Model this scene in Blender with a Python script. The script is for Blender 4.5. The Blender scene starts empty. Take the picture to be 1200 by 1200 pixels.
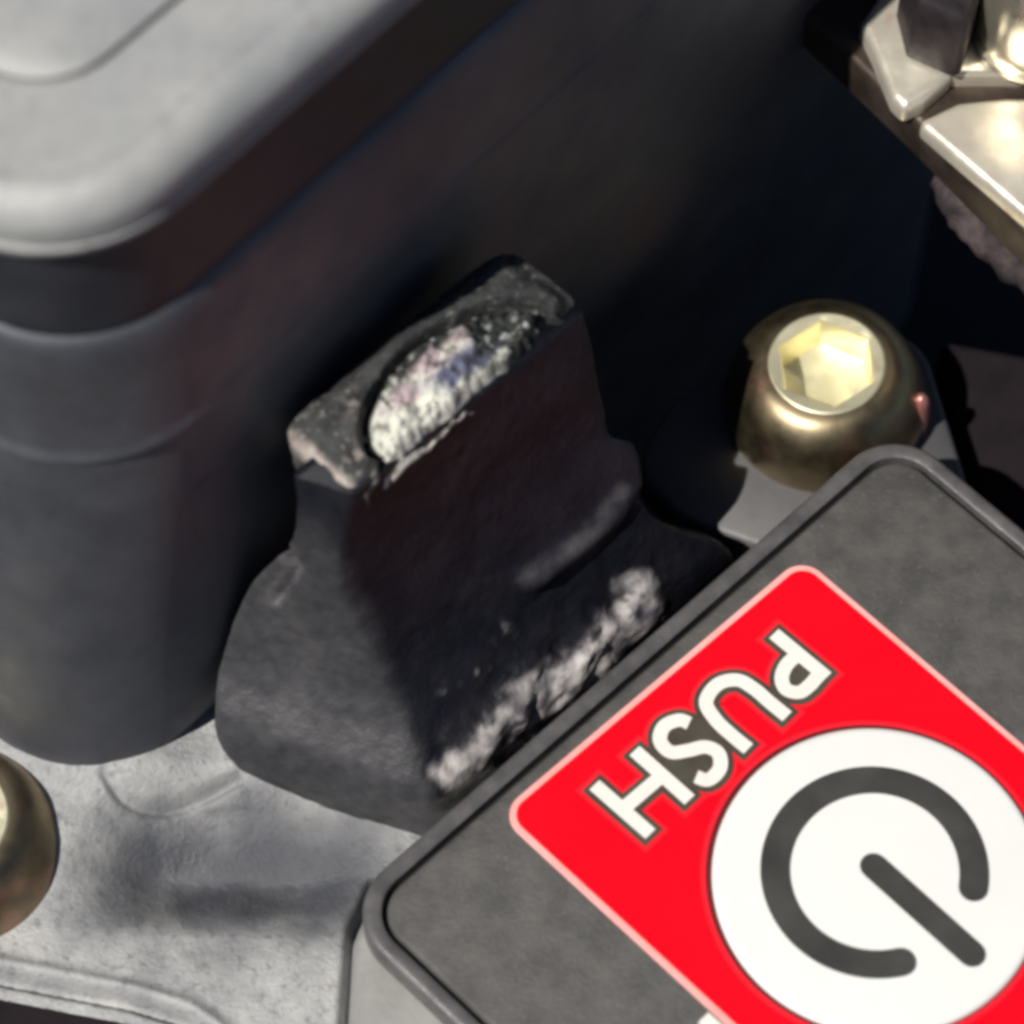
import bpy, bmesh, math, random
from mathutils import Vector, Matrix, noise
random.seed(4)
S = bpy.context.scene
COL = S.collection
S.unit_settings.scale_length = 0.01          # one unit is one centimetre

# ------------------------------------------------------------------ camera
TILT = math.radians(28.7); DIST = 20.0; WID = 6.0
CAM = Vector((0, -math.sin(TILT), math.cos(TILT))) * DIST
cd = bpy.data.cameras.new('camera'); co = bpy.data.objects.new('camera', cd); COL.objects.link(co)
co.location = CAM; co.rotation_euler = (TILT, 0, 0)
cd.sensor_width = 36; cd.lens = 36 * DIST / WID
cd.clip_start = 0.1; cd.clip_end = 400
cd.dof.use_dof = True; cd.dof.focus_distance = 19.8; cd.dof.aperture_fstop = 0.36
S.camera = co

# ------------------------------------------------------------------ daylight
SUN = Vector((-0.455, -0.36, 0.815)).normalized()
w = bpy.data.worlds.new('World'); S.world = w; w.use_nodes = True
nt = w.node_tree; bg = nt.nodes['Background']
sky = nt.nodes.new('ShaderNodeTexSky'); sky.sky_type = 'NISHITA'; sky.sun_disc = False
sky.sun_elevation = math.asin(SUN.z); sky.sun_rotation = math.atan2(SUN.x, SUN.y)
sky.air_density = 0.55; sky.dust_density = 0.2; sky.ozone_density = 2.0
nt.links.new(sky.outputs[0], bg.inputs[0]); bg.inputs[1].default_value = 0.05
sl = bpy.data.lights.new('sun', 'SUN'); so = bpy.data.objects.new('sun', sl); COL.objects.link(so)
sl.energy = 5.0; sl.angle = math.radians(0.5); sl.color = (1, 0.955, 0.88)
so.rotation_euler = SUN.to_track_quat('Z', 'Y').to_euler(); so.location = (-9, -4, 17)
S.view_settings.view_transform = 'Standard'; S.view_settings.look = 'None'
S.view_settings.exposure = 0.0; S.view_settings.gamma = 1.0
S.render.engine = 'CYCLES'
S.cycles.use_denoising = True
S.cycles.filter_width = 3.8
S.cycles.max_bounces = 8

# ------------------------------------------------------------------ helpers
CT, ST = math.cos(TILT), math.sin(TILT)
def P(px, py, z=0.0):
    """World point at height z seen at photo position (px, py) of 1200."""
    x = (px - 600) / 1200 * WID / DIST; y = -(py - 600) / 1200 * WID / DIST
    r = Vector((x, y * CT + ST, y * ST - CT))
    return CAM + r * ((z - CAM.z) / r.z)
def pix(p):
    d = Vector(p) - CAM
    y = d.y * CT + d.z * ST; dep = d.y * ST - d.z * CT
    return 600 + d.x / dep * DIST / WID * 1200, 600 - y / dep * DIST / WID * 1200

def fbm(p, sc, octv=4, seed=0.0):
    v = Vector(p) * sc + Vector((seed, seed * 1.7, -seed))
    a = 0; k = 1; t = 0
    for _ in range(octv):
        a += k * noise.noise(v); t += k; k *= .5; v = v * 2.03
    return a / t

def thing(name, label, cat, loc, group=None):
    o = bpy.data.objects.new(name, None); COL.objects.link(o)
    o.location = loc; o.empty_display_size = .2
    o['label'] = label; o['category'] = cat
    if group: o['group'] = group
    o['_o'] = tuple(loc)
    return o
def origin(o):
    while o is not None:
        if '_o' in o: return Vector(o['_o'])
        o = o.parent
    return Vector((0, 0, 0))
def mesh(name, verts, faces, m, parent=None, smooth=True, sharp=None):
    L = origin(parent)
    me = bpy.data.meshes.new(name)
    me.from_pydata([tuple(Vector(v) - L) for v in verts], [], faces)
    bm = bmesh.new(); bm.from_mesh(me); bmesh.ops.recalc_face_normals(bm, faces=bm.faces); 
    bm.to_mesh(me); bm.free()
    me.polygons.foreach_set('use_smooth', [smooth] * len(me.polygons))
    if smooth and sharp: me.set_sharp_from_angle(angle=math.radians(sharp))
    me.materials.append(m)
    o = bpy.data.objects.new(name, me); COL.objects.link(o); o.parent = parent
    return o

def rpoly(pts, rad, inset=0.0, n=12):
    """rounded, counter-clockwise convex polygon, moved inwards by inset; constant point count."""
    pts = [Vector((p[0], p[1])) for p in pts]; N = len(pts)
    if not isinstance(rad, (list, tuple)): rad = [rad] * N
    lines = []
    for i in range(N):
        a, b = pts[i], pts[(i + 1) % N]; d = (b - a).normalized(); nrm = Vector((-d.y, d.x))
        lines.append((a + nrm * inset, d))
    def meet(l, k):
        (a, d), (b, e) = l, k
        den = d.x * e.y - d.y * e.x; t = ((b.x - a.x) * e.y - (b.y - a.y) * e.x) / den
        return a + d * t
    out = []
    for i in range(N):
        l0, l1 = lines[i - 1], lines[i]
        c = meet(l0, l1); d0, d1 = l0[1], l1[1]
        ang = math.acos(max(-1, min(1, d0.dot(d1))))
        r = max(rad[i] - inset, 0.012); t = r * math.tan(ang / 2)
        cen = c - d0 * t + Vector((-d0.y, d0.x)) * r
        a0 = math.atan2(-d0.x, d0.y)
        for k in range(n + 1):
            a = a0 + ang * k / n
            out.append(cen + Vector((math.cos(a), math.sin(a))) * r)
    return out
def dense(ring, step):
    """subdivide long spans of a 2D ring so it can be displaced"""
    out = []
    for i, a in enumerate(ring):
        b = ring[(i + 1) % len(ring)]; k = max(1, int((b - a).length / step))
        for j in range(k): out.append(a.lerp(b, j / k))
    return out
def loft(rings, cap_top=True, cap_bottom=False):
    V = []; F = []; n = len(rings[0])
    for r in rings: V += [Vector(p) for p in r]
    for k in range(len(rings) - 1):
        for i in range(n):
            j = (i + 1) % n
            F.append((k * n + i, k * n + j, (k + 1) * n + j, (k + 1) * n + i))
    if cap_bottom: F.append(tuple(range(n))[::-1])
    if cap_top: F.append(tuple(range((len(rings) - 1) * n, len(rings) * n)))
    return V, F
def prism(pts, rad, prof, n=12):
    """prof: list of (inset, z) from the bottom up"""
    return [[Vector((p.x, p.y, z)) for p in rpoly(pts, rad, i, n)] for i, z in prof]
def lathe(cen, prof, n=64, axis=None):
    rings = []
    for r, z in prof:
        rings.append([Vector((r * math.cos(2 * math.pi * k / n), r * math.sin(2 * math.pi * k / n), z)) for k in range(n)])
    return [[Vector(cen) + p for p in r] for r in rings]
def arcprof(r0, z0, r1, z1, a0, a1, n=8):
    """quarter-ellipse style profile helper"""
    return [(r0 + r1 * math.cos(a0 + (a1 - a0) * k / n), z0 + z1 * math.sin(a0 + (a1 - a0) * k / n)) for k in range(n + 1)]
def tube(path, rad, n=14, nz=0.0, nsc=6):
    V = []; F = []; path = [Vector(p) for p in path]
    for i, p in enumerate(path):
        t = (path[min(i + 1, len(path) - 1)] - path[max(i - 1, 0)]).normalized()
        u = t.cross(Vector((0, 0, 1))).normalized(); v = u.cross(t)
        r = rad[i] if isinstance(rad, (list, tuple)) else rad
        for k in range(n):
            a = 2 * math.pi * k / n; d = u * math.cos(a) + v * math.sin(a)
            q = p + d * r
            V.append(q + d * nz * fbm(q, nsc, 3))
    for i in range(len(path) - 1):
        for k in range(n):
            j = (k + 1) % n
            F.append((i * n + k, i * n + j, (i + 1) * n + j, (i + 1) * n + k))
    F.append(tuple(range(n))); F.append(tuple(range((len(path) - 1) * n, len(path) * n)))
    return V, F
def spline(pts, n=10, closed=False):
    pts = [Vector(p) for p in pts]; out = []
    for i in range(len(pts) - 1):
        p0 = pts[max(i - 1, 0)]; p1 = pts[i]; p2 = pts[i + 1]; p3 = pts[min(i + 2, len(pts) - 1)]
        for k in range(n):
            t = k / n
            out.append(.5 * ((2 * p1) + (p2 - p0) * t + (2 * p0 - 5 * p1 + 4 * p2 - p3) * t * t + (3 * p1 - p0 - 3 * p2 + p3) * t ** 3))
    out.append(pts[-1]); return out
def ccw(ps):
    ps = [Vector((p[0], p[1])) for p in ps]
    a = sum(ps[i].x * ps[(i + 1) % len(ps)].y - ps[(i + 1) % len(ps)].x * ps[i].y for i in range(len(ps)))
    return ps if a > 0 else ps[::-1]
def sm(a, b, x):
    t = max(0, min(1, (x - a) / (b - a))); return t * t * (3 - 2 * t)
def dpoly(x, y, pl):
    best = 1e9
    for i in range(len(pl) - 1):
        ax, ay = pl[i]; bx, by = pl[i + 1]; dx, dy = bx - ax, by - ay
        t = max(0, min(1, ((x - ax) * dx + (y - ay) * dy) / (dx * dx + dy * dy)))
        best = min(best, math.hypot(x - ax - dx * t, y - ay - dy * t))
    return best

# ------------------------------------------------------------------ materials
def mat(name, c1, c2=None, scale=3.0, rough=.5, rough2=None, metal=0.0, bump=0.0, bscale=30.0, spec=.5,
        grit=None, gscale=60.0, gcut=(.62, .7), coat=0.0, iris=None, iscale=4.0):
    m = bpy.data.materials.new(name); m.use_nodes = True
    t = m.node_tree; b = t.nodes['Principled BSDF']; L = t.links.new
    tc = t.nodes.new('ShaderNodeTexCoord'); co_ = tc.outputs['Object']
    def nz(sc, det=6, ro=.6):
        n = t.nodes.new('ShaderNodeTexNoise'); n.inputs['Scale'].default_value = sc
        n.inputs['Detail'].default_value = det; n.inputs['Roughness'].default_value = ro
        L(co_, n.inputs['Vector']); return n
    def mr(src, a, b_, c, d):
        r = t.nodes.new('ShaderNodeMapRange'); L(src, r.inputs[0])
        for k, v in zip((1, 2, 3, 4), (a, b_, c, d)): r.inputs[k].default_value = v
        return r.outputs[0]
    def mix(f, a, b_):
        x = t.nodes.new('ShaderNodeMix'); x.data_type = 'RGBA'
        L(f, x.inputs['Factor'])
        for s, v in ((6, a), (7, b_)):
            if isinstance(v, tuple): x.inputs[s].default_value = v + (1,)
            else: L(v, x.inputs[s])
        return x.outputs[2]
    b.inputs['Metallic'].default_value = metal; b.inputs['Roughness'].default_value = rough
    b.inputs['Specular IOR Level'].default_value = spec; b.inputs['Coat Weight'].default_value = coat
    col = c1
    n1 = nz(scale)
    if c2: col = mix(mr(n1.outputs['Fac'], .36, .64, 0, 1), c1, c2)
    if iris:
        n3 = nz(iscale, 3)
        for k, (cc, lo, hi) in enumerate(iris):
            col = mix(mr((n3.outputs['Fac'] if k % 2 == 0 else nz(iscale * 1.31 + k, 3).outputs['Fac']), lo, hi, 0, 1), col, cc)
    if grit:
        n4 = nz(gscale, 3); col = mix(mr(n4.outputs['Fac'], gcut[0], gcut[1], 0, 1), col, grit)
    if isinstance(col, tuple): b.inputs['Base Color'].default_value = col + (1,)
    else: L(col, b.inputs['Base Color'])
    if rough2 is not None:
        n2 = nz(scale * 2.7, 5); L(mr(n2.outputs['Fac'], .35, .65, rough, rough2), b.inputs['Roughness'])
    if bump:
        n5 = nz(bscale, 8, .65); bp = t.nodes.new('ShaderNodeBump'); bp.inputs['Strength'].default_value = bump
        bp.inputs['Distance'].default_value = 0.05; L(n5.outputs['Fac'], bp.inputs['Height']); L(bp.outputs[0], b.inputs['Normal'])
    return m

M = {}
M['floor'] = mat('dark engine paint', (.006, .006, .008), (.012, .011, .012), 1.2, .7, bump=.2, bscale=8)
M['lid'] = mat('pale grey cast lid', (.30, .31, .315), (.40, .40, .392), 2.2, .30, .42, bump=.28, bscale=26, grit=(.27, .26, .25), gscale=9, gcut=(.60, .76))
M['wall'] = mat('grey housing wall', (.15, .155, .18), (.20, .204, .222), 1.1, .62, .72, metal=1.0, bump=.12, bscale=24)
M['shell'] = mat('grey shell plastic', (.24, .235, .225), (.31, .305, .295), 2.5, .5, bump=.2, bscale=20)
M['seal'] = mat('black rubber seal', (.014, .016, .024), (.026, .028, .036), 4, .55, bump=.1)
M['cast'] = mat('light grey casting', (.31, .315, .325), (.45, .45, .44), 2.6, .36, .52, bump=.4, bscale=34, grit=(.15, .15, .165), gscale=15, gcut=(.54, .80))
M['pad'] = mat('charcoal grained plastic', (.058, .056, .054), (.095, .091, .087), 5, .5, .65, bump=.3, bscale=45, grit=(.12, .12, .115), gscale=38)
M['rim'] = mat('charcoal rim plastic', (.07, .068, .07), (.115, .11, .112), 6, .28, .5, bump=.15, bscale=40)
M['groove'] = mat('black groove', (.008, .008, .009), rough=.7)
M['red'] = mat('red print', (.86, .002, .012), (.80, .003, .014), 2, .45, spec=.1, bump=.03, bscale=6)
M['redlite'] = mat('pale red halo', (.84, .012, .026), rough=.4)
M['pink'] = mat('pink border print', (.92, .36, .33), (.9, .45, .42), 4, .4)
M['white'] = mat('white print', (.80, .80, .775), (.77, .775, .75), 2, .4)
M['cream'] = mat('cream letter print', (.82, .76, .70), (.84, .80, .76), 5, .4)
M['olive'] = mat('dark print outline', (.055, .045, .035), (.075, .07, .05), 6, .5)
M['sym'] = mat('charcoal symbol print', (.03, .03, .029), (.055, .055, .05), 2.5, .5, bump=.05, bscale=30)
M['darkred'] = mat('dark red line print', (.10, .006, .008), rough=.5)
M['black'] = mat('black moulded plastic', (.006, .007, .012), (.013, .013, .018), 3, .34, .5, bump=.40, bscale=11, spec=.26)
M['rimblk'] = mat('grainy black plastic', (.03, .03, .033), (.08, .083, .083), 7, .30, .42, bump=.9, bscale=26, grit=(.42, .44, .42), gscale=24, gcut=(.62, .72))
M['core'] = mat('crystalline filler', (.3, .3, .3), None, 7, .22, .42, bump=.7, bscale=24)
_t = M['core'].node_tree; _a = _t.nodes.new('ShaderNodeAttribute'); _a.attribute_name = 'tint'
_t.links.new(_a.outputs['Color'], _t.nodes['Principled BSDF'].inputs['Base Color'])
M['gold'] = mat('yellow zinc plate', (.93, .88, .60), (.90, .85, .62), 3, .36, .48, metal=.74, bump=.05, bscale=12, iris=[((.72, .48, .36), .56, .66)], iscale=2.2)
M['goldrough'] = mat('pale zinc plate', (.88, .82, .68), (.80, .74, .64), 3, .32, .45, metal=.65, bump=.08, bscale=9, iris=[((.66, .44, .30), .60, .68)], iscale=2.0)
M['bronze'] = mat('dark bronze plate', (.36, .29, .18), (.22, .18, .12), 2.5, .36, .46, metal=1, bump=.04, bscale=10, iris=[((.42, .25, .17), .56, .68)], iscale=2.2)
M['facetshade'] = mat('nut with dark facet reflection', (.025, .02, .023), (.045, .036, .04), 5, .4, .55, metal=.4, bump=.1, bscale=14)  # dark facet reflection put into the nut's base colour
M['hex'] = mat('bright zinc hex', (.90, .85, .70), (.84, .76, .60), 2, .26, .36, metal=.92, bump=.05, bscale=6, iris=[((.62, .42, .30), .58, .66)], iscale=1.6)
M['dimplate'] = mat('dull plated strip', (.04, .028, .022), (.09, .07, .058), 3, .4, metal=.5, bump=.1, bscale=10)
M['crust'] = mat('pale gritty crust', (.12, .11, .125), (.62, .58, .55), 4.2, .40, .55, bump=.5, bscale=14, grit=(.03, .028, .03), gscale=5.5, gcut=(.54, .66))
M['washer'] = mat('dull grey lug', (.10, .10, .105), (.13, .125, .125), 3, .5, .6, metal=.3, bump=.06, bscale=20)
M['brown'] = mat('rust brown rubber', (.10, .06, .045), (.07, .05, .035), 3, .75, bump=.2, bscale=9)
M['rusty'] = mat('corroded steel', (.10, .075, .08), (.02, .015, .018), 5, .5, .7, metal=.3, bump=.8, bscale=14)
M['copper'] = mat('copper tip', (.60, .26, .24), (.5, .2, .18), 6, .35, metal=.6)
M['dim'] = mat('dull dark bracket', (.010, .008, .010), (.016, .012, .015), 3, .85, bump=.15, bscale=14, spec=.1)

def add_lit_tone(m, c1, c2, sc, an='glint_wear'):  # mixes pale painted light into the base colour by a mask
    t = m.node_tree; L = t.links.new; b = t.nodes['Principled BSDF']
    tc = t.nodes.new('ShaderNodeTexCoord'); n = t.nodes.new('ShaderNodeTexNoise'); n.inputs['Scale'].default_value = sc; n.inputs['Detail'].default_value = 6
    L(tc.outputs['Object'], n.inputs['Vector'])
    r = t.nodes.new('ShaderNodeMapRange'); L(n.outputs['Fac'], r.inputs[0]); r.inputs[1].default_value = .38; r.inputs[2].default_value = .6
    c = t.nodes.new('ShaderNodeMix'); c.data_type = 'RGBA'; L(r.outputs[0], c.inputs['Factor']); c.inputs[6].default_value = c1 + (1,); c.inputs[7].default_value = c2 + (1,)
    a = t.nodes.new('ShaderNodeAttribute'); a.attribute_name = an
    x = t.nodes.new('ShaderNodeMix'); x.data_type = 'RGBA'; L(a.outputs['Fac'], x.inputs['Factor'])
    old = b.inputs['Base Color'].links[0].from_socket; L(old, x.inputs[6]); L(c.outputs[2], x.inputs[7]); L(x.outputs[2], b.inputs['Base Color'])
add_lit_tone(M['black'], (.22, .215, .22), (.34, .33, .33), 9, 'sunlit')  # sunlit left face, painted lighter in the base colour
add_lit_tone(M['black'], (.14, .125, .15), (.62, .585, .57), 5)  # sun glints of the ledge, painted pale in the base colour
add_lit_tone(M['rimblk'], (.22, .18, .17), (.72, .64, .58), 8)  # worn slab edge with its sun highlight painted in
def set_lit_tone(o, vals, an='glint_wear'):
    a = o.data.attributes.new(an, 'FLOAT', 'POINT')
    a.data.foreach_set('value', vals)

# ------------------------------------------------------------------ setting
g = 40
gv, gf = [], []
n = 60
for j in range(n + 1):
    for i in range(n + 1):
        x = -g + 2 * g * i / n; y = -g + 2 * g * j / n
        gv.append((x, y, -5 + .25 * noise.noise(Vector((x * .4, y * .4, 0)))))
for j in range(n):
    for i in range(n):
        a = j * (n + 1) + i; gf.append((a, a + 1, a + n + 2, a + n + 1))
fl = mesh('engine_floor', gv, gf, M['floor']); fl['kind'] = 'structure'

# ------------------------------------------------------------------ housing, upper left
ZT = 4.6
e1 = (P(480, 8, 4.4) - P(150, 268, 4.4)); e1.z = 0; e1.normalize(); e1 = Matrix.Rotation(math.radians(2.6), 3, 'Z') @ e1
e2 = Vector((-e1.y, e1.x, 0))
e2 = (Matrix.Rotation(math.radians(6), 3, 'Z') @ e2)      # slightly obtuse corner
tip = P(66, 336, 4.4); tip.z = 0
q0 = tip
hp = [q0, q0 + e1 * 9, q0 + e1 * 9 + e2 * 9, q0 + e2 * 9]
box = thing('cast_housing', 'pale grey lidded housing with one big rounded corner and dark side wall', 'housing', (q0.x, q0.y, -.7))
R0 = .84
prof = [(.02, ZT - .40), (0, ZT - .38), (.0, ZT - .345), (.025, ZT - .335), (.025, ZT - .315), (.005, ZT - .305), (.008, ZT - .25)]
for k in range(1, 13):
    a = k / 8 * math.pi / 2
    prof.append((.18 * (1 - math.cos(a)) , ZT - .25 + .21 * math.sin(a)))
prof += [(.22, ZT - .042), (.40, ZT - .051)]
IN = .66
prof += [(IN - .03, ZT - .064), (IN, ZT - .068), (IN + .004, ZT - .13)]
rings = prism(hp, R0, prof[:-3], 20) + prism(hp, 1.12, prof[-3:], 20)
V, F = loft(rings, cap_top=False)
mesh('lid', V, F, M['lid'], box, sharp=50)
ip = [(IN + .034, ZT - .14), (IN + .034, ZT - .075), (IN + .045, ZT - .066), (IN + .2, ZT - .064)]
V, F = loft(prism(hp, 1.12, ip, 20)); mesh('inset_panel', V, F, M['lid'], box, sharp=50)
V, F = loft(prism(hp, 1.12, [(IN - .1, ZT - .20), (IN - .1, ZT - .128)], 20)); mesh('panel_groove', V, F, M['groove'], box)
# wall: neck, step, seam, draft to the base
V, F = loft(prism(hp, R0 + .05, [(.20, ZT - 1.62), (.125, ZT - 1.5), (.115, ZT - 1.2), (.115, ZT - .36)], 28), cap_top=False)
mesh('seal_band', V, F, M['seal'], box, sharp=50)
wp = [(.13, -1.31), (.105, -1.33), (.08, -1.37), (.065, -1.46), (.06, -1.62), (.06, -1.9), (.06, -2.2), (.058, -2.26), (.04, -2.285), (.04, -2.30), (.078, -2.32), (.072, -2.40),
      (.07, -2.7), (.07, -3.1), (.07, -3.5), (.07, -4.0), (.07, -4.5), (.07, -5.0), (.08, -5.3), (.10, -5.5), (.12, -5.7), (.12, -9.8)]
rings = prism(hp, R0 + .05, [(i, ZT + z) for i, z in wp], 28)
flatr = prism(hp, R0 + .05, [(.064, ZT + z) for i, z in wp], 28)
LEAN = P(128, 978, -.95) - P(66, 336, 4.4); LEAN.z = 0
rr = []
for k, r in enumerate(rings):
    z_ = r[0].z; sh = 1.15 * sm(ZT - 1.3, -.4, z_); out = []
    for i, p in enumerate(r):
        q = p.copy()
        if 7 <= k <= 11: q = flatr[k][i].lerp(p, sm(430, 320, pix(p)[0]))
        out.append(q + LEAN * sh)
    rr.append(out)
V, F = loft(rr, cap_top=False)
side = mesh('side_wall', V, F, M['wall'], box, sharp=35)

def hit(o, px, py):
    L = origin(o); d = (P(px, py, 0) - CAM).normalized()
    bpy.context.view_layer.update()
    ok, p, nn, _ = o.ray_cast(CAM - L, d)
    return p if ok else None
def stain_glow(m, cen, rad, col, amt):  # soft blotch: grime on the casting, painted reflection on the wall
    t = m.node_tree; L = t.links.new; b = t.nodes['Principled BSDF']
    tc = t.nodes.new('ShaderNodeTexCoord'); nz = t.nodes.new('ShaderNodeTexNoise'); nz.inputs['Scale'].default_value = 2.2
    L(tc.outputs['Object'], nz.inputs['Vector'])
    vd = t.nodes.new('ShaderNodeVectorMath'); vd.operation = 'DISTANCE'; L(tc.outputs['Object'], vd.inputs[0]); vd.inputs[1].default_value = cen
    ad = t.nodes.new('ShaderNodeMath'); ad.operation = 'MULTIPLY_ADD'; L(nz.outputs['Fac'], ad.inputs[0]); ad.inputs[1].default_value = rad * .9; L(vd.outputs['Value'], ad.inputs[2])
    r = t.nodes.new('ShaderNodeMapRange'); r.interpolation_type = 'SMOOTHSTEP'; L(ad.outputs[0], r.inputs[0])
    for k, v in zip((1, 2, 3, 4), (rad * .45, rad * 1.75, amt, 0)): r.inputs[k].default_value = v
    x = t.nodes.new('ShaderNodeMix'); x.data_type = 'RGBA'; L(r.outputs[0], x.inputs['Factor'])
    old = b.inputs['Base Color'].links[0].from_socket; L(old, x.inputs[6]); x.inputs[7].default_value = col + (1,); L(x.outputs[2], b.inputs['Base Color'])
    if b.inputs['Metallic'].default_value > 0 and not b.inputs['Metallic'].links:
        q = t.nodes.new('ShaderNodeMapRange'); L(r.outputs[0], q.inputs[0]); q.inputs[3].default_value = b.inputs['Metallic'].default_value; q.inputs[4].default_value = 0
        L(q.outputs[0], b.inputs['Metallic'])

h_ = hit(side, 752, 266)
if h_ is not None: stain_glow(M['wall'], h_, .46, (.17, .115, .09), .9)  # warm reflection of the bolt, painted into the wall colour
def line_on(name, o, px, rad, m, parent):
    pts = []
    for c in spline([Vector((a, b, 0)) for a, b in px], 8):
        h = hit(o, c.x, c.y)
        if h is not None: pts.append(h + origin(o))
    if len(pts) > 2:
        V, F = tube(pts, [rad * min(1, .15 + min(i, len(pts) - 1 - i) / 5) for i in range(len(pts))], 6); mesh(name, V, F, m, parent)
line_on('mould_line', side, [(250, 556), (229, 574), (229, 615), (236, 690)], .007, M['washer'], box)

# ------------------------------------------------------------------ casting, lower left (height field)
ZB = -.95
TR = [(q.x, q.y) for q in spline([Vector(c + (0,)) for c in [(128, 926), (146, 946), (175, 952), (215, 944), (282, 918)]], 5)]
LIP = [(-200, 1090), (0, 1131), (150, 1160), (222, 1182), (262, 1210), (330, 1290), (420, 1400)]
def lipdist(x, y):
    d = dpoly(x, y, LIP)
    for i in range(len(LIP) - 1):
        if LIP[i][0] <= x <= LIP[i + 1][0]:
            yl = LIP[i][1] + (LIP[i + 1][1] - LIP[i][1]) * (x - LIP[i][0]) / (LIP[i + 1][0] - LIP[i][0])
            return d if y > yl else -d
    return d if y > 1200 and x < 300 else -d
def hcast(p):
    x, y = pix(p); h = 0
    # trough: steep near side, gentle far side
    cx = sm(50, 190, x) * (1 - .8 * sm(300, 480, x))
    yl = 1076 + .02 * (x - 250) + 8 * noise.noise(Vector((x * .02, 3, 0)))
    tr = sm(yl + 26, yl - 66, y) * sm(905, 1030, y)
    h -= .27 * cx * tr
    h += .10 * sm(960, 900, y) * sm(420, 250, x)
    d = dpoly(x, y, TR); h -= .045 * math.exp(-(d / 5) ** 2)
    if y < 948: h += .03 * sm(2, 12, d) * sm(110, 150, x) * sm(300, 270, x) * sm(950, 940, y)
    l = lipdist(x, y)
    h += .035 * math.exp(-((l + 4) / 7) ** 2)
    h += .20 * sm(260, 100, x) * sm(1080, 960, y)
    h -= .16 * math.exp(-(dpoly(x, y, [(436, 1030), (414, 1085), (404, 1210), (404, 1400)]) / 6) ** 2)
    h -= .16 * sm(1, 9, l) - .07 * sm(14, 20, l) 
    h += .012 * fbm(p, 2.2, 3) + .008 * fbm(p, 11, 3, 5)
    return h
x0, x1 = P(-260, 900, ZB).x, P(600, 900, ZB).x
y0, y1 = P(0, 1500, ZB).y, P(0, 830, ZB).y
NX, NY = 260, 240
V, F, LD = [], [], []
for j in range(NY + 1):
    for i in range(NX + 1):
        p = Vector((x0 + (x1 - x0) * i / NX, y0 + (y1 - y0) * j / NY, ZB))
        l_ = lipdist(*pix(p)); LD.append(l_); q_ = p.copy()
        for _ in range(4):
            l2 = lipdist(*pix(q_))
            if l2 > 34 and abs(q_.y - p.y) < 1.5: q_.y += (l2 - 34) / 178
        V.append(Vector((q_.x, q_.y, ZB + hcast(q_))))
for j in range(NY):
    for i in range(NX):
        a = j * (NX + 1) + i; 
        if LD[a] < 60 and LD[a + 1] < 60 and LD[a + NX + 2] < 60 and LD[a + NX + 1] < 60: F.append((a, a + 1, a + NX + 2, a + NX + 1))
cb = thing('cast_bracket', 'light grey rough cast bracket with stained hollow and ridged front edge', 'bracket', P(200, 1050, ZB))
mesh('top_surface', V, F, M['cast'], cb)
V, F = loft(prism([(x0 + .02, y0 + .02), (x1 - .02, y0 + .02), (x1 - .02, y1 - .02), (x0 + .02, y1 - .02)], .1, [(0, -4.9), (0, -1.6)], 4))
mesh('bracket_foot', V, F, M['dim'], cb)
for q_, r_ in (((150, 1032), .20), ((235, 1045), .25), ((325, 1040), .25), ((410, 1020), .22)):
    pp_ = P(*q_, ZB - .2); stain_glow(M['cast'], pp_ - origin(cb), r_ * 2.7, (.050, .054, .068), .86)

# ------------------------------------------------------------------ black broken block in the centre
def ringpts(L_, F_, R_, z, n=30):
    Lw, Fw, Rw = P(*L_, z), P(*F_, z), P(*R_, z); Bw = Lw + Rw - Fw
    return Lw, Fw, Rw, Bw
levels = [(-1.2, (296, 936), (512, 1008), (876, 690)),
          (-.90, (268, 902), (512, 980), (872, 668)),
          (-.62, (244, 868), (511, 955), (866, 648)),
          (-.42, (240, 835), (508, 930), (846, 634)),
          (-.22, (248, 785), (484, 862), (806, 622)),
          (0.02, (258, 748), (462, 806), (772, 602)),
          (.45, (283, 690), (425, 742), (733, 545)),
          (.85, (318, 655), (404, 690), (712, 480)),
          (1.25, (342, 622), (405, 634), (702, 430)),
          (1.66, (340, 556), (416, 580), (688, 364))]
blk = thing('broken_block', 'broken black plastic block with sparkling grainy arched top beside the switch', 'plastic block', P(430, 860, -.95))
nE = 80
ctr = [ringpts(l, f, r, z) for z, l, f, r in levels]
RS = []
for c in range(4):
    RS.append(spline([k[c] for k in ctr], 14))
RIDGE = [(620, 678), (660, 650), (705, 615), (728, 575), (722, 530)]
RIDGE2 = [(690, 400), (700, 470), (730, 530), (765, 565), (790, 600)]
CR = [(330, 640), (345, 665), (322, 700)]
V = []; nl = len(RS[0])
for k in range(nl):
    c = [RS[i][k] for i in range(4)]
    ring = dense([Vector(p) for p in rpoly([(p.x, p.y) for p in c], .07, 0, 6)], 10)
    ring = []
    for i in range(4):
        a, b = c[i], c[(i + 1) % 4]
        for j in range(nE): ring.append(a.lerp(b, j / nE))
    # soften the corners
    for _ in range(34):
        ring = [(ring[i - 1] + ring[i] * 2 + ring[(i + 1) % len(ring)]) / 4 for i in range(len(ring))]
    cen = sum(c, Vector()) / 4
    for p in ring:
        d = (p - cen); d.z = 0; d.normalize(); d.z = .25
        x, y = pix(p)
        a = .024 * fbm(p, 2.2, 3, 2) + .012 * fbm(p, 8, 3, 9)
        led = math.exp(-(dpoly(x, y, [(540, 890), (640, 800), (760, 690)]) / 45) ** 2)
        a += led * (.10 * fbm(p, 4, 3, 4) + .02 * fbm(p, 13, 3, 14))
        a += .12 * math.exp(-(dpoly(x, y, RIDGE) / 13) ** 2)
        a -= .05 * math.exp(-(dpoly(x, y, CR) / 6) ** 2)
        V.append(p + d * a)
n = 4 * nE; F = []
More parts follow.
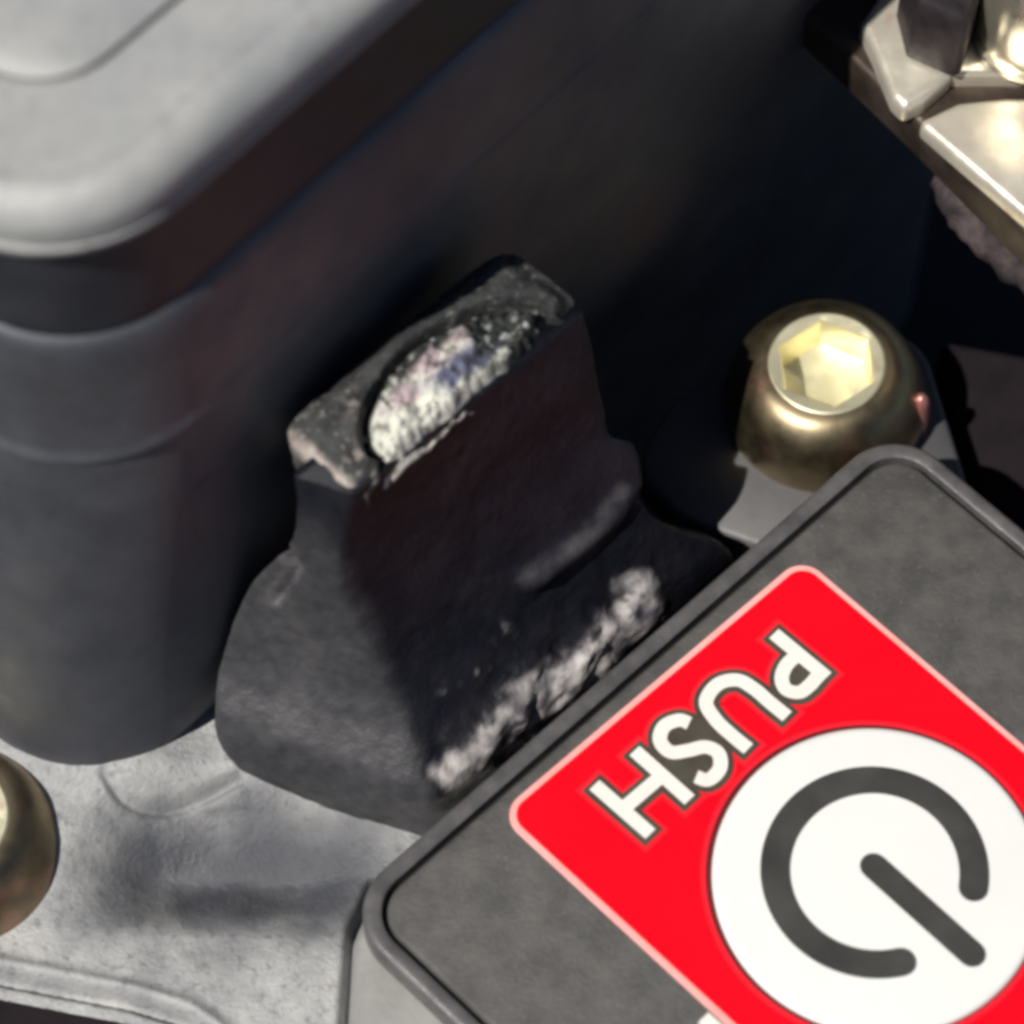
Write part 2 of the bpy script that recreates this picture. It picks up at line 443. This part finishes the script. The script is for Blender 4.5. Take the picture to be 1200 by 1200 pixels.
for k in range(nl - 1):
    for i in range(n):
        j = (i + 1) % n; F.append((k * n + i, k * n + j, (k + 1) * n + j, (k + 1) * n + i))
F.append(tuple(range((nl - 1) * n, nl * n)))
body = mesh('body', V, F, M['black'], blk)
def glint_body(p):  # mask of painted ledge glints and ridge streak, plus crack mark
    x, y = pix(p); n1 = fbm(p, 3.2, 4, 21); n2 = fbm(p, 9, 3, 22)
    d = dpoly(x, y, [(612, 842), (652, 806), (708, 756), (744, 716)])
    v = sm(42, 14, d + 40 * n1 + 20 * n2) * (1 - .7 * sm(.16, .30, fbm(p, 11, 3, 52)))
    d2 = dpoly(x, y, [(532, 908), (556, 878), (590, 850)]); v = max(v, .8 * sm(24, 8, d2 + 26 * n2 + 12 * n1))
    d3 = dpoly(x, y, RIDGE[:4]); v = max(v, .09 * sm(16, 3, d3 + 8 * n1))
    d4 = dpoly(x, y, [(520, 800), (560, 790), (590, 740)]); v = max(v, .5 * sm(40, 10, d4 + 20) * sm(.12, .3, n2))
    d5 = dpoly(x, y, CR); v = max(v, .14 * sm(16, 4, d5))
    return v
set_lit_tone(body, [glint_body(p) for p in V])
def sunlit_body(p):  # mask that paints the left face lighter, as the sun strikes it
    x, y = pix(p)
    return .19 * sm(0, 40, 402 + (y - 620) * .42 - x + 24 * fbm(p, 3.2, 4, 21)) * sm(590, 640, y) * (.75 + .5 * fbm(p, 2, 3, 40))
set_lit_tone(body, [max(0, sunlit_body(p)) for p in V], 'sunlit')

# top slab: F, R, L corners at height zt ; s runs F->R, t runs F->L
zt = 1.78
Fw, Rw, Lw = P(420, 572, zt), P(688, 348, zt), P(322, 492, zt)
def slab(s, t):
    u, v = 2 * s - 1, 2 * t - 1; m_ = max(abs(u), abs(v)); k = 1.0
    if m_ > 1e-6:
        k = m_ / (abs(u) ** 7 + abs(v) ** 7) ** (1 / 7)
    return Fw + (Rw - Fw) * (.5 + u * k / 2) + (Lw - Fw) * (.5 + v * k / 2)
NS, NT = 150, 84
def arch(s, t):   # < 0 inside
    return ((s - .50) / .41) ** 2 + (max(t, 0) / .72) ** 2 - 1
def hs(s, t, p):
    a = arch(s, t); d = math.sqrt(max(a + 1, 0)) - 1       # about 0 on the rim of the arch
    h = .020 * fbm(p, 9, 4, 3) + .02 * fbm(p, 3, 2, 8)
    e = min(s, 1 - s, t * .6 + .04, (1 - t) * .6)
    h -= .12 * (1 - sm(0, .11, e)) + .10 * (1 - sm(0, .20, t)) ** 2                          # rounded outer edge
    if d < 0:
        h += .0 - .10 * (1 - t / .75) ** 2 + .15 * fbm(p, 5, 4, 1) + .06 * abs(noise.noise(p * 14)) + .03 * (1 - sm(.6, .75, s))
        h -= .16 * (1 - sm(.0, .14, -d)) * sm(0, .16, t)
        h += .05 * sm(.1, .4, -d)
    else:
        h -= .14 * (1 - sm(0, .05, d)) * sm(0, .16, t)
        h += .05 * (1 - sm(.05, .35, d))
    return h
idx = {}; Vr = []; Vc = []; Fr = []; Fc = []
grid = {}
for j in range(NT + 1):
    for i in range(NS + 1):
        s, t = i / NS, j / NT; p = slab(s, t)
        grid[i, j] = p + Vector((0, 0, hs(s, t, p)))
def vid(store, key, V_):
    if key not in store: store[key] = len(V_); V_.append(grid[key])
    return store[key]
ir, ic = {}, {}
for j in range(NT):
    for i in range(NS):
        ins = arch((i + .5) / NS, (j + .5) / NT) < 0
        q = [(i, j), (i + 1, j), (i + 1, j + 1), (i, j + 1)]
        if ins: Fc.append(tuple(vid(ic, k, Vc) for k in q))
        else: Fr.append(tuple(vid(ir, k, Vr) for k in q))
# skirt of the slab down to the body
def skirt(store, V_, F_, border, depth, inn):
    prev = None
    for key in border:
        if key not in store: prev = None; continue
        a = store[key]; p = V_[a]; cen = slab(.5, .5); cols = [a]
        for k in range(1, 6):
            d = (cen - p); d.z = 0; d.normalize()
            q = Vector((p.x, p.y, p.z)) + d * inn * (k / 5) ** 1.5 + Vector((0, 0, -depth * k / 5))
            q += Vector((1, 1, 0)) * .02 * fbm(q, 8, 3, 6); V_.append(q); cols.append(len(V_) - 1)
        if prev:
            for k in range(5): F_.append((prev[k], cols[k], cols[k + 1], prev[k + 1]))
        prev = cols
b_front = [(i, 0) for i in range(NS + 1)]; b_right = [(NS, j) for j in range(NT + 1)]
b_back = [(i, NT) for i in range(NS, -1, -1)]; b_left = [(0, j) for j in range(NT, -1, -1)]
skirt(ir, Vr, Fr, b_right + b_back[1:] + b_left[1:], .38, .03)
nrim = len(Vr)
skirt(ir, Vr, Fr, b_front, .12, .22)
ncore = len(Vc)
skirt(ic, Vc, Fc, b_front, .12, .22)
rimo = mesh('top_rim', Vr, Fr, M['rimblk'], blk)
def glint_wear_rim(p):  # mask of edge wear and the painted highlight along it
    x, y = pix(p); n1 = fbm(p, 7, 3, 31)
    v = .9 * sm(15, 4, dpoly(x, y, [(340, 512), (372, 545), (412, 580)]) + 12 * n1)
    return max(v, .5 * sm(.12, .3, fbm(p, 14, 3, 33)) * sm(90, 20, dpoly(x, y, [(380, 500), (410, 540)])))
set_lit_tone(rimo, [glint_wear_rim(p) if i < nrim else 0 for i, p in enumerate(Vr)])
core = mesh('grainy_core', Vc, Fc, M['core'], blk)
at = core.data.attributes.new('tint', 'FLOAT_COLOR', 'POINT')
a_, b_ = Rw - Fw, Lw - Fw; a_.z = b_.z = 0
det = a_.x * b_.y - a_.y * b_.x
for i, p in enumerate(Vc):
    q = p - Fw; s_ = (q.x * b_.y - q.y * b_.x) / det; t_ = (a_.x * q.y - a_.y * q.x) / det
    n1 = fbm(p, 7, 3, 11); n2 = fbm(p, 19, 3, 12); n3 = fbm(p, 4, 2, 13)
    c = Vector((.78, .78, .69))
    pk = sm(.26, .34, t_ + .12 * n3) * sm(.20, .3, s_ + .1 * n1)
    c = c.lerp(Vector((.54, .42, .45)), pk * sm(-.2, .3, n1 + .15))
    bl = sm(.36, .42, s_ + .1 * n3) * sm(.10, .16, t_ + .1 * n1) * sm(.36, .27, t_ + .1 * n1)
    c = c.lerp(Vector((.17, .18, .28)), bl)
    dk = max(sm(.52, .68, s_ + .16 * n1), sm(.40, .54, t_ + .16 * n3))
    gr = sm(.16, .30, n2)
    c = c.lerp(Vector((.022, .026, .024)).lerp(Vector((.50, .52, .50)), gr), dk)
    c *= 1 - .75 * sm(.10, .28, -n2 - .25 * n1) * (1 - dk)
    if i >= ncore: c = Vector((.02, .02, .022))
    at.data[i].color = (c.x, c.y, c.z, 1)

# ------------------------------------------------------------------ washer and socket bolt
ZW = -.80
BC = P(966, 476, ZW + .02)
lp = [P(738, 548, ZW), P(800, 608, ZW), P(890, 640, ZW), P(1010, 668, ZW), P(1142, 588, ZW), P(1078, 385, ZW), P(930, 395, ZW), P(790, 465, ZW)]
lug = thing('mounting_lug', 'flat dull grey lug under the bright gold socket bolt', 'lug', (BC.x, BC.y, -4.9))
V, F = loft(prism(ccw(lp), .30, [(.0, ZW - .25), (0, ZW - .05), (.012, ZW - .02), (.04, ZW)], 10)); mesh('lug_plate', V, F, M['washer'], lug, sharp=45)
V, F = loft(lathe((BC.x, BC.y - .1, 0), [(.6, -4.9), (.6, ZW - .255)], 48)); mesh('post', V, F, M['dim'], lug, sharp=40)

def make_bolt(loc, label):
    b = thing('socket_bolt', label, 'bolt', loc, 'dome headed hex socket bolts')
    x, y, z = loc; H = .56; RR = .345
    pf = [(.52, z), (.615, z + .02), (.63, z + .07)]
    for k in range(1, 13):
        a = k / 12 * math.pi / 2
        pf.append((RR + .012 + (.63 - RR - .012) * math.cos(a), z + .07 + (H - .08) * math.sin(a) ** 1.15))
    pt = [pf[-1]]
    for k in range(13, 13):
        a = k / 12 * math.pi / 2
        pt.append((RR + .012 + (.63 - RR - .012) * math.cos(a), z + .07 + (H - .08) * math.sin(a) ** 1.15))
    pt += [(RR, z + H), (RR - .02, z + H - .002)]
    n = 96
    V, F = loft(lathe((x, y, 0), pf, n), cap_top=False); h = mesh('bolt_head', V, F, M['bronze'], b, sharp=40)
    rings = lathe((x, y, 0), pt, n)
    hexr = .305; dep = .27; rot = math.radians(34)
    def hexring(r, zz, soft=0):
        out = []
        for k in range(n):
            a = 2 * math.pi * k / n; b_ = (a - rot) % (math.pi / 3) - math.pi / 6
            out.append(Vector((x + r * math.cos(math.pi / 6) / math.cos(b_) * math.cos(a), y + r * math.cos(math.pi / 6) / math.cos(b_) * math.sin(a), zz)))
        return out
    rings += [hexring(hexr + .012, z + H - .008)]
    V, F = loft(rings, cap_top=False); mesh('top_ring', V, F, M['gold'], b, sharp=40)
    s = [hexring(hexr + .012, z + H - .008), hexring(hexr, z + H - .025), hexring(hexr - .01, z + H - dep), hexring(.18, z + H - dep - .03)]
    V, F = loft(s); mesh('hex_socket', V, F, M['gold'], b, sharp=30)
    return b
b1 = make_bolt((BC.x, BC.y, ZW), 'bright gold hex socket bolt on the dull grey lug')
b1.rotation_euler = (math.radians(1), math.radians(-3), 0)
b2 = b1.copy(); COL.objects.link(b2)
b2['label'] = 'brass toned dome bolt cut off by the left edge, on the grey casting'
c2 = P(-46, 1002, ZB - .12); b2.location = c2; b2.rotation_euler = (0, 0, .4)
for ch in list(b1.children):
    k = ch.copy(); COL.objects.link(k); k.parent = b2

tp = P(1066, 478, -.55)
t_ = thing('copper_pin', 'small copper pink pin tip poking up right of the gold bolt', 'pin', (tp.x, tp.y, -1.3))
V, F = loft(lathe((tp.x + .06, tp.y, 0), [(.07, -1.3), (.07, -.6), (.062, -.5), (.045, -.44), (.02, -.41), (.004, -.405)], 20)); mesh('tip', V, F, M['copper'], t_)

# dim side bracket right of the bolt
sp = [P(1098, 395, -1.15), P(1130, 560, -1.15), P(1150, 760, -1.15), P(1500, 760, -1.15), P(1500, 470, -1.15)]
sb = thing('side_bracket', 'dim dark bracket half hidden between gold bolt and switch corner', 'bracket', (sp[0].x + 1, sp[0].y - .8, -1.5))
V, F = loft(prism([(p.x, p.y) for p in sp], .08, [(0, -4.9), (0, -1.22), (.03, -1.16), (.06, -1.15)], 6)); mesh('plate', V, F, M['dim'], sb, sharp=40)

# ------------------------------------------------------------------ push button switch
O = P(1025, 1030); A = math.radians(45)
U_ = Vector((-math.cos(A), -math.sin(A), 0)); W_ = Vector((math.sin(A), -math.cos(A), 0))
def uv(u, v, z=0): return O + U_ * u + W_ * v + Vector((0, 0, z))
def touv(px, py):
    d = P(px, py) - O; return d.dot(U_), d.dot(W_)
sw = thing('push_switch', 'charcoal push switch with red sticker and white power button', 'switch', (O.x, O.y, -1.2))
def rect(u0, v0, u1, v1, tl=0.0):
    return [uv(u0, v0), uv(u1, v0), uv(u1, v1), uv(u0, v1)]
outer = ccw([uv(2.24, -1.985), uv(-2.27, -1.89), uv(-2.24, 2.2), uv(2.24, 2.2)])
# rim
pf = [(.06, -.26), (.015, -.22), (0, -.17), (0, -.05)]
for k in range(1, 7):
    a = k / 6 * math.pi / 2; pf.append((.05 * (1 - math.cos(a)), -.05 + .045 * math.sin(a)))
pf += [(.085, -.004), (.105, -.014), (.112, -.10)]
V, F = loft(prism(outer, .36, pf, 18), cap_top=False); mesh('rim', V, F, M['rim'], sw, sharp=50)
V, F = loft(prism(outer, .36, [(.11, -.3), (.11, -.085)], 18)); mesh('rim_groove', V, F, M['groove'], sw)
fp = [(.138, -.1), (.138, -.035), (.148, -.018), (.168, -.012)]
V, F = loft(prism(outer, .36, fp, 18)); mesh('face_plate', V, F, M['pad'], sw, sharp=50)
# base shell
bp_ = ccw([P(446, 1020, -.22), P(412, 1092, -.22), P(400, 1300, -.22), P(500, 1650, -.22), P(1500, 1500, -.22), P(1450, 830, -.22), P(1075, 595, -.22)])
bf = [(0, -1.15), (0, -.42), (.02, -.32), (.07, -.25), (.16, -.23)]
V, F = loft(prism(bp_, .18, bf, 10)); mesh('base_shell', V, F, M['shell'], sw, sharp=50)

def flat(name, ring, z, m, parent, hole=None):
    r = [Vector((p[0], p[1], z)) for p in ring]
    if hole:
        h = [Vector((p[0], p[1], z)) for p in hole]
        V, F = loft([r, h], cap_top=False)
    else:
        V, F = r, [tuple(range(len(r)))]
    return mesh(name, V, F, m, parent, smooth=False)
stk = ccw([uv(1.20, -1.752), uv(-1.205, -1.655), uv(-1.20, 1.25), uv(1.20, 1.25)])
ZS = -.012
V, F = loft(prism(stk, .15, [(0, ZS - .004), (0, ZS + .008), (.004, ZS + .011)], 12)); st = mesh('sticker', V, F, M['pink'], sw, smooth=False)
z1 = ZS + .014
flat('red_field', rpoly(stk, .15, .038, 12), z1, M['red'], st)
def circ(r, n=96, cu=0, cv=0): return [uv(cu + r * math.cos(2 * math.pi * k / n), cv + r * math.sin(2 * math.pi * k / n)) for k in range(n)]
flat('halo_line', circ(.965), z1 + .003, M['redlite'], st)
flat('dark_line', circ(.935), z1 + .006, M['darkred'], st)
V, F = loft([[p + Vector((0, 0, z1 + zz)) for p in [q for q in circ(r, 96, -.005, .012)]] for r, zz in ((.915, .007), (.91, .03), (.895, .04), (.875, .042))])
dk = mesh('button_disc', V, F, M['white'], sw, sharp=60)
zd = z1 + .046
def ribbon(path, w, z, round_=False):
    """path in (u,v); returns verts, faces of a flat stroke with square or round ends"""
    p = [Vector((a, b)) for a, b in path]; N = len(p); V = []; F = []
    Ls, Rs = [], []
    for i in range(N):
        t = (p[min(i + 1, N - 1)] - p[max(i - 1, 0)]).normalized(); nn = Vector((-t.y, t.x)) * w / 2
        Ls.append(p[i] + nn); Rs.append(p[i] - nn)
    ring = list(Ls)
    def cap(c, frm, sgn):
        a0 = math.atan2(frm.y - c.y, frm.x - c.x)
        return [c + Vector((math.cos(a0 - math.pi * k / 8), math.sin(a0 - math.pi * k / 8))) * w / 2 for k in range(1, 8)]
    for i in range(N - 1):
        b = len(V); V += [Ls[i], Ls[i + 1], Rs[i + 1], Rs[i]]; F.append((b, b + 1, b + 2, b + 3))
    if round_:
        for c, frm in ((p[-1], Ls[-1]), (p[0], Rs[0])):
            b = len(V); pts = [frm] + cap(c, frm, 1) + [c - (frm - c)]; V += pts; F.append(tuple(range(b, b + len(pts))))
    return [uv(q.x, q.y, z) for q in V], F
def join(parts):
    V, F = [], []
    for v, f in parts:
        b = len(V); V += v; F += [tuple(i + b for i in q) for q in f]
    return V, F
# power symbol
cu, cv = -.018, -.022
a0, a1 = math.radians(90 + 34), math.radians(360 + 90 - 32)
arc = [(cu + .555 * math.cos(a0 + (a1 - a0) * k / 80), cv + .545 * math.sin(a0 + (a1 - a0) * k / 80)) for k in range(81)]
V, F = join([ribbon(arc, .165, zd, True), ribbon([(-.036, -.045), (-.03, .68)], .155, zd, True)])
mesh('power_symbol', V, F, M['sym'], dk, smooth=False)
# lettering, traced from measured strokes on the sticker plane
def zq(pts): return [touv(680 + x / 3.75, 720 + y / 3.75) for x, y in pts]
def curve(pts, n=8): return [(q.x, q.y) for q in spline([Vector((a, b, 0)) for a, b in zq(pts)], n)]
LET = {
 'P': [zq([(850, 92), (1082, 284)]), curve([(1056, 262), (1032, 291), (1006, 320), (962, 350), (905, 338), (884, 290), (904, 232), (952, 186)])],
 'U': [curve([(908, 456), (830, 392), (762, 334), (688, 296), (602, 316), (552, 392), (594, 470), (660, 534), (738, 598)])],
 'S': [curve([(478, 486), (432, 472), (368, 500), (350, 562), (396, 612), (470, 606), (548, 590), (606, 618), (612, 684), (562, 734), (508, 720)])],
 'H': [zq([(62, 756), (308, 972)]), zq([(238, 606), (480, 822)]), zq([(204, 848), (344, 728)])]}
WL = .082
ol, ha = [], []
for i, (ch, strokes) in enumerate(LET.items()):
    for k, s in enumerate(strokes):
        def ext(s, e):
            a = Vector(s[0]); b = Vector(s[1]); c = Vector(s[-2]); d = Vector(s[-1])
            return [tuple(a + (a - b).normalized() * e)] + list(s) + [tuple(d + (d - c).normalized() * e)]
        zo = .0006 * (i * 3 + k)
        ha.append(ribbon(ext(s, .055), WL + .11, z1 + .004 + zo * .4))
        ol.append(ribbon(ext(s, .026), WL + .062, z1 + .010 + zo * .4))
# the dark ground inside the letters
def fill(pts, z): q = zq(pts); return [uv(a, b, z) for a, b in q], [tuple(range(len(q)))]
ol.append(fill([(330, 585), (385, 505), (440, 490), (500, 455), (535, 440), (668, 590), (640, 650), (590, 690), (520, 716), (486, 770), (400, 700)], z1 + .0150))
ol.append(fill([(900, 300), (930, 240), (980, 230), (1030, 275), (985, 325), (930, 330)], z1 + .0154))
V, F = join(ha); mesh('letter_halo', V, F, M['redlite'], st, smooth=False)
V, F = join(ol); mesh('letter_outline', V, F, M['olive'], st, smooth=False)
for ch, strokes in LET.items():
    V, F = join([ribbon(s, WL, z1 + .021 + .001 * k) for k, s in enumerate(strokes)])
    mesh('letter', V, F, M['cream'], st, smooth=False)
# a further white letter printed on the charcoal, mostly below the frame
V, F = join([ribbon([touv(824, 1192), touv(868, 1232)], .085, -.005)]); mesh('printed_stroke', V, F, M['cream'], bpy.data.objects['face_plate'], smooth=False)

# ------------------------------------------------------------------ plated bracket and hex bolt, upper right
ZP = .85
pp = [P(940, 14, ZP), P(1072, 140, ZP), P(1215, 286, ZP), P(1500, 560, ZP), P(1700, 200, ZP), P(1500, -420, ZP), P(900, -300, ZP)]
pb = thing('plated_bracket', 'pale gold plated bracket with dark edge in the top right corner', 'bracket', (P(1150, 150, ZP).x, P(1150, 150, ZP).y, .4))
V, F = loft(prism(ccw(pp), .06, [(.05, ZP - .34), (0, ZP - .30), (0, ZP - .05), (.015, ZP - .015), (.05, ZP)], 6)); mesh('lower_plate', V, F, M['dimplate'], pb, sharp=50)
HZ = ZP + .12
def plate(name, px, m, zt_, zb_):
    pts = ccw([P(x, y, zt_) for x, y in px])
    V, F = loft(prism(pts, .05, [(0, zb_), (0, zt_ - .05), (.015, zt_ - .012), (.045, zt_)], 6)); return mesh(name, V, F, m, pb, sharp=50)
plate('plated_top', [(1074, 142), (1122, 119), (1180, 113), (1600, 113), (1600, 620), (1222, 270)], M['goldrough'], HZ, ZP + .004)
plate('plated_tab', [(1064, -60), (1009, 26), (1024, 58), (1046, 112), (1060, 127), (1084, 116), (1116, 88), (1500, 84), (1500, -60)], M['goldrough'], HZ + .03, ZP + .004)
# lumpy corroded flange hanging under the plate
pa = spline([P(1098, 205, .3), P(1130, 225, .28), P(1165, 262, .25), P(1195, 290, .25), P(1260, 345, .2), P(1400, 480, .2)], 14)
V, F = tube(pa, [.10 + .10 * min(1, i / 14) for i in range(len(pa))], 22, .12, 4.5); mesh('corroded_flange', V, F, M['rusty'], pb)

HZ = ZP + .15
hc = P(1095, 20, HZ)
hb = thing('hex_nut', 'dark flat sided nut on the pale gold bracket', 'nut', hc)
hp_ = ccw([P(1050, 22, HZ), P(1062, 70, HZ), P(1122, 96, HZ), P(1148, 20, HZ), P(1120, -60, HZ), P(1060, -40, HZ)])
V, F = loft(prism(hp_, .05, [(.03, HZ + .002), (0, HZ + .03), (0, HZ + .5), (.03, HZ + .55), (.1, HZ + .57)], 5)); mesh('hex_body', V, F, M['facetshade'], hb, sharp=40)
sc = P(1210, 44, HZ)
gs = thing('gold_sleeve', 'shiny gold round sleeve beside the dark flat sided nut in the corner', 'sleeve', sc)
V, F = loft(lathe((sc.x, sc.y, 0), [(.30, HZ + .005), (.36, HZ + .01), (.37, HZ + .03), (.36, HZ + .06), (.33, HZ + .07), (.345, HZ + .11), (.35, HZ + .2), (.35, HZ + .75), (.32, HZ + .8), (.2, HZ + .8), (.19, HZ + .7)], 72)); mesh('sleeve_body', V, F, M['hex'], gs, sharp=40)

for o in bpy.data.objects:
    if '_o' in o: del o['_o']
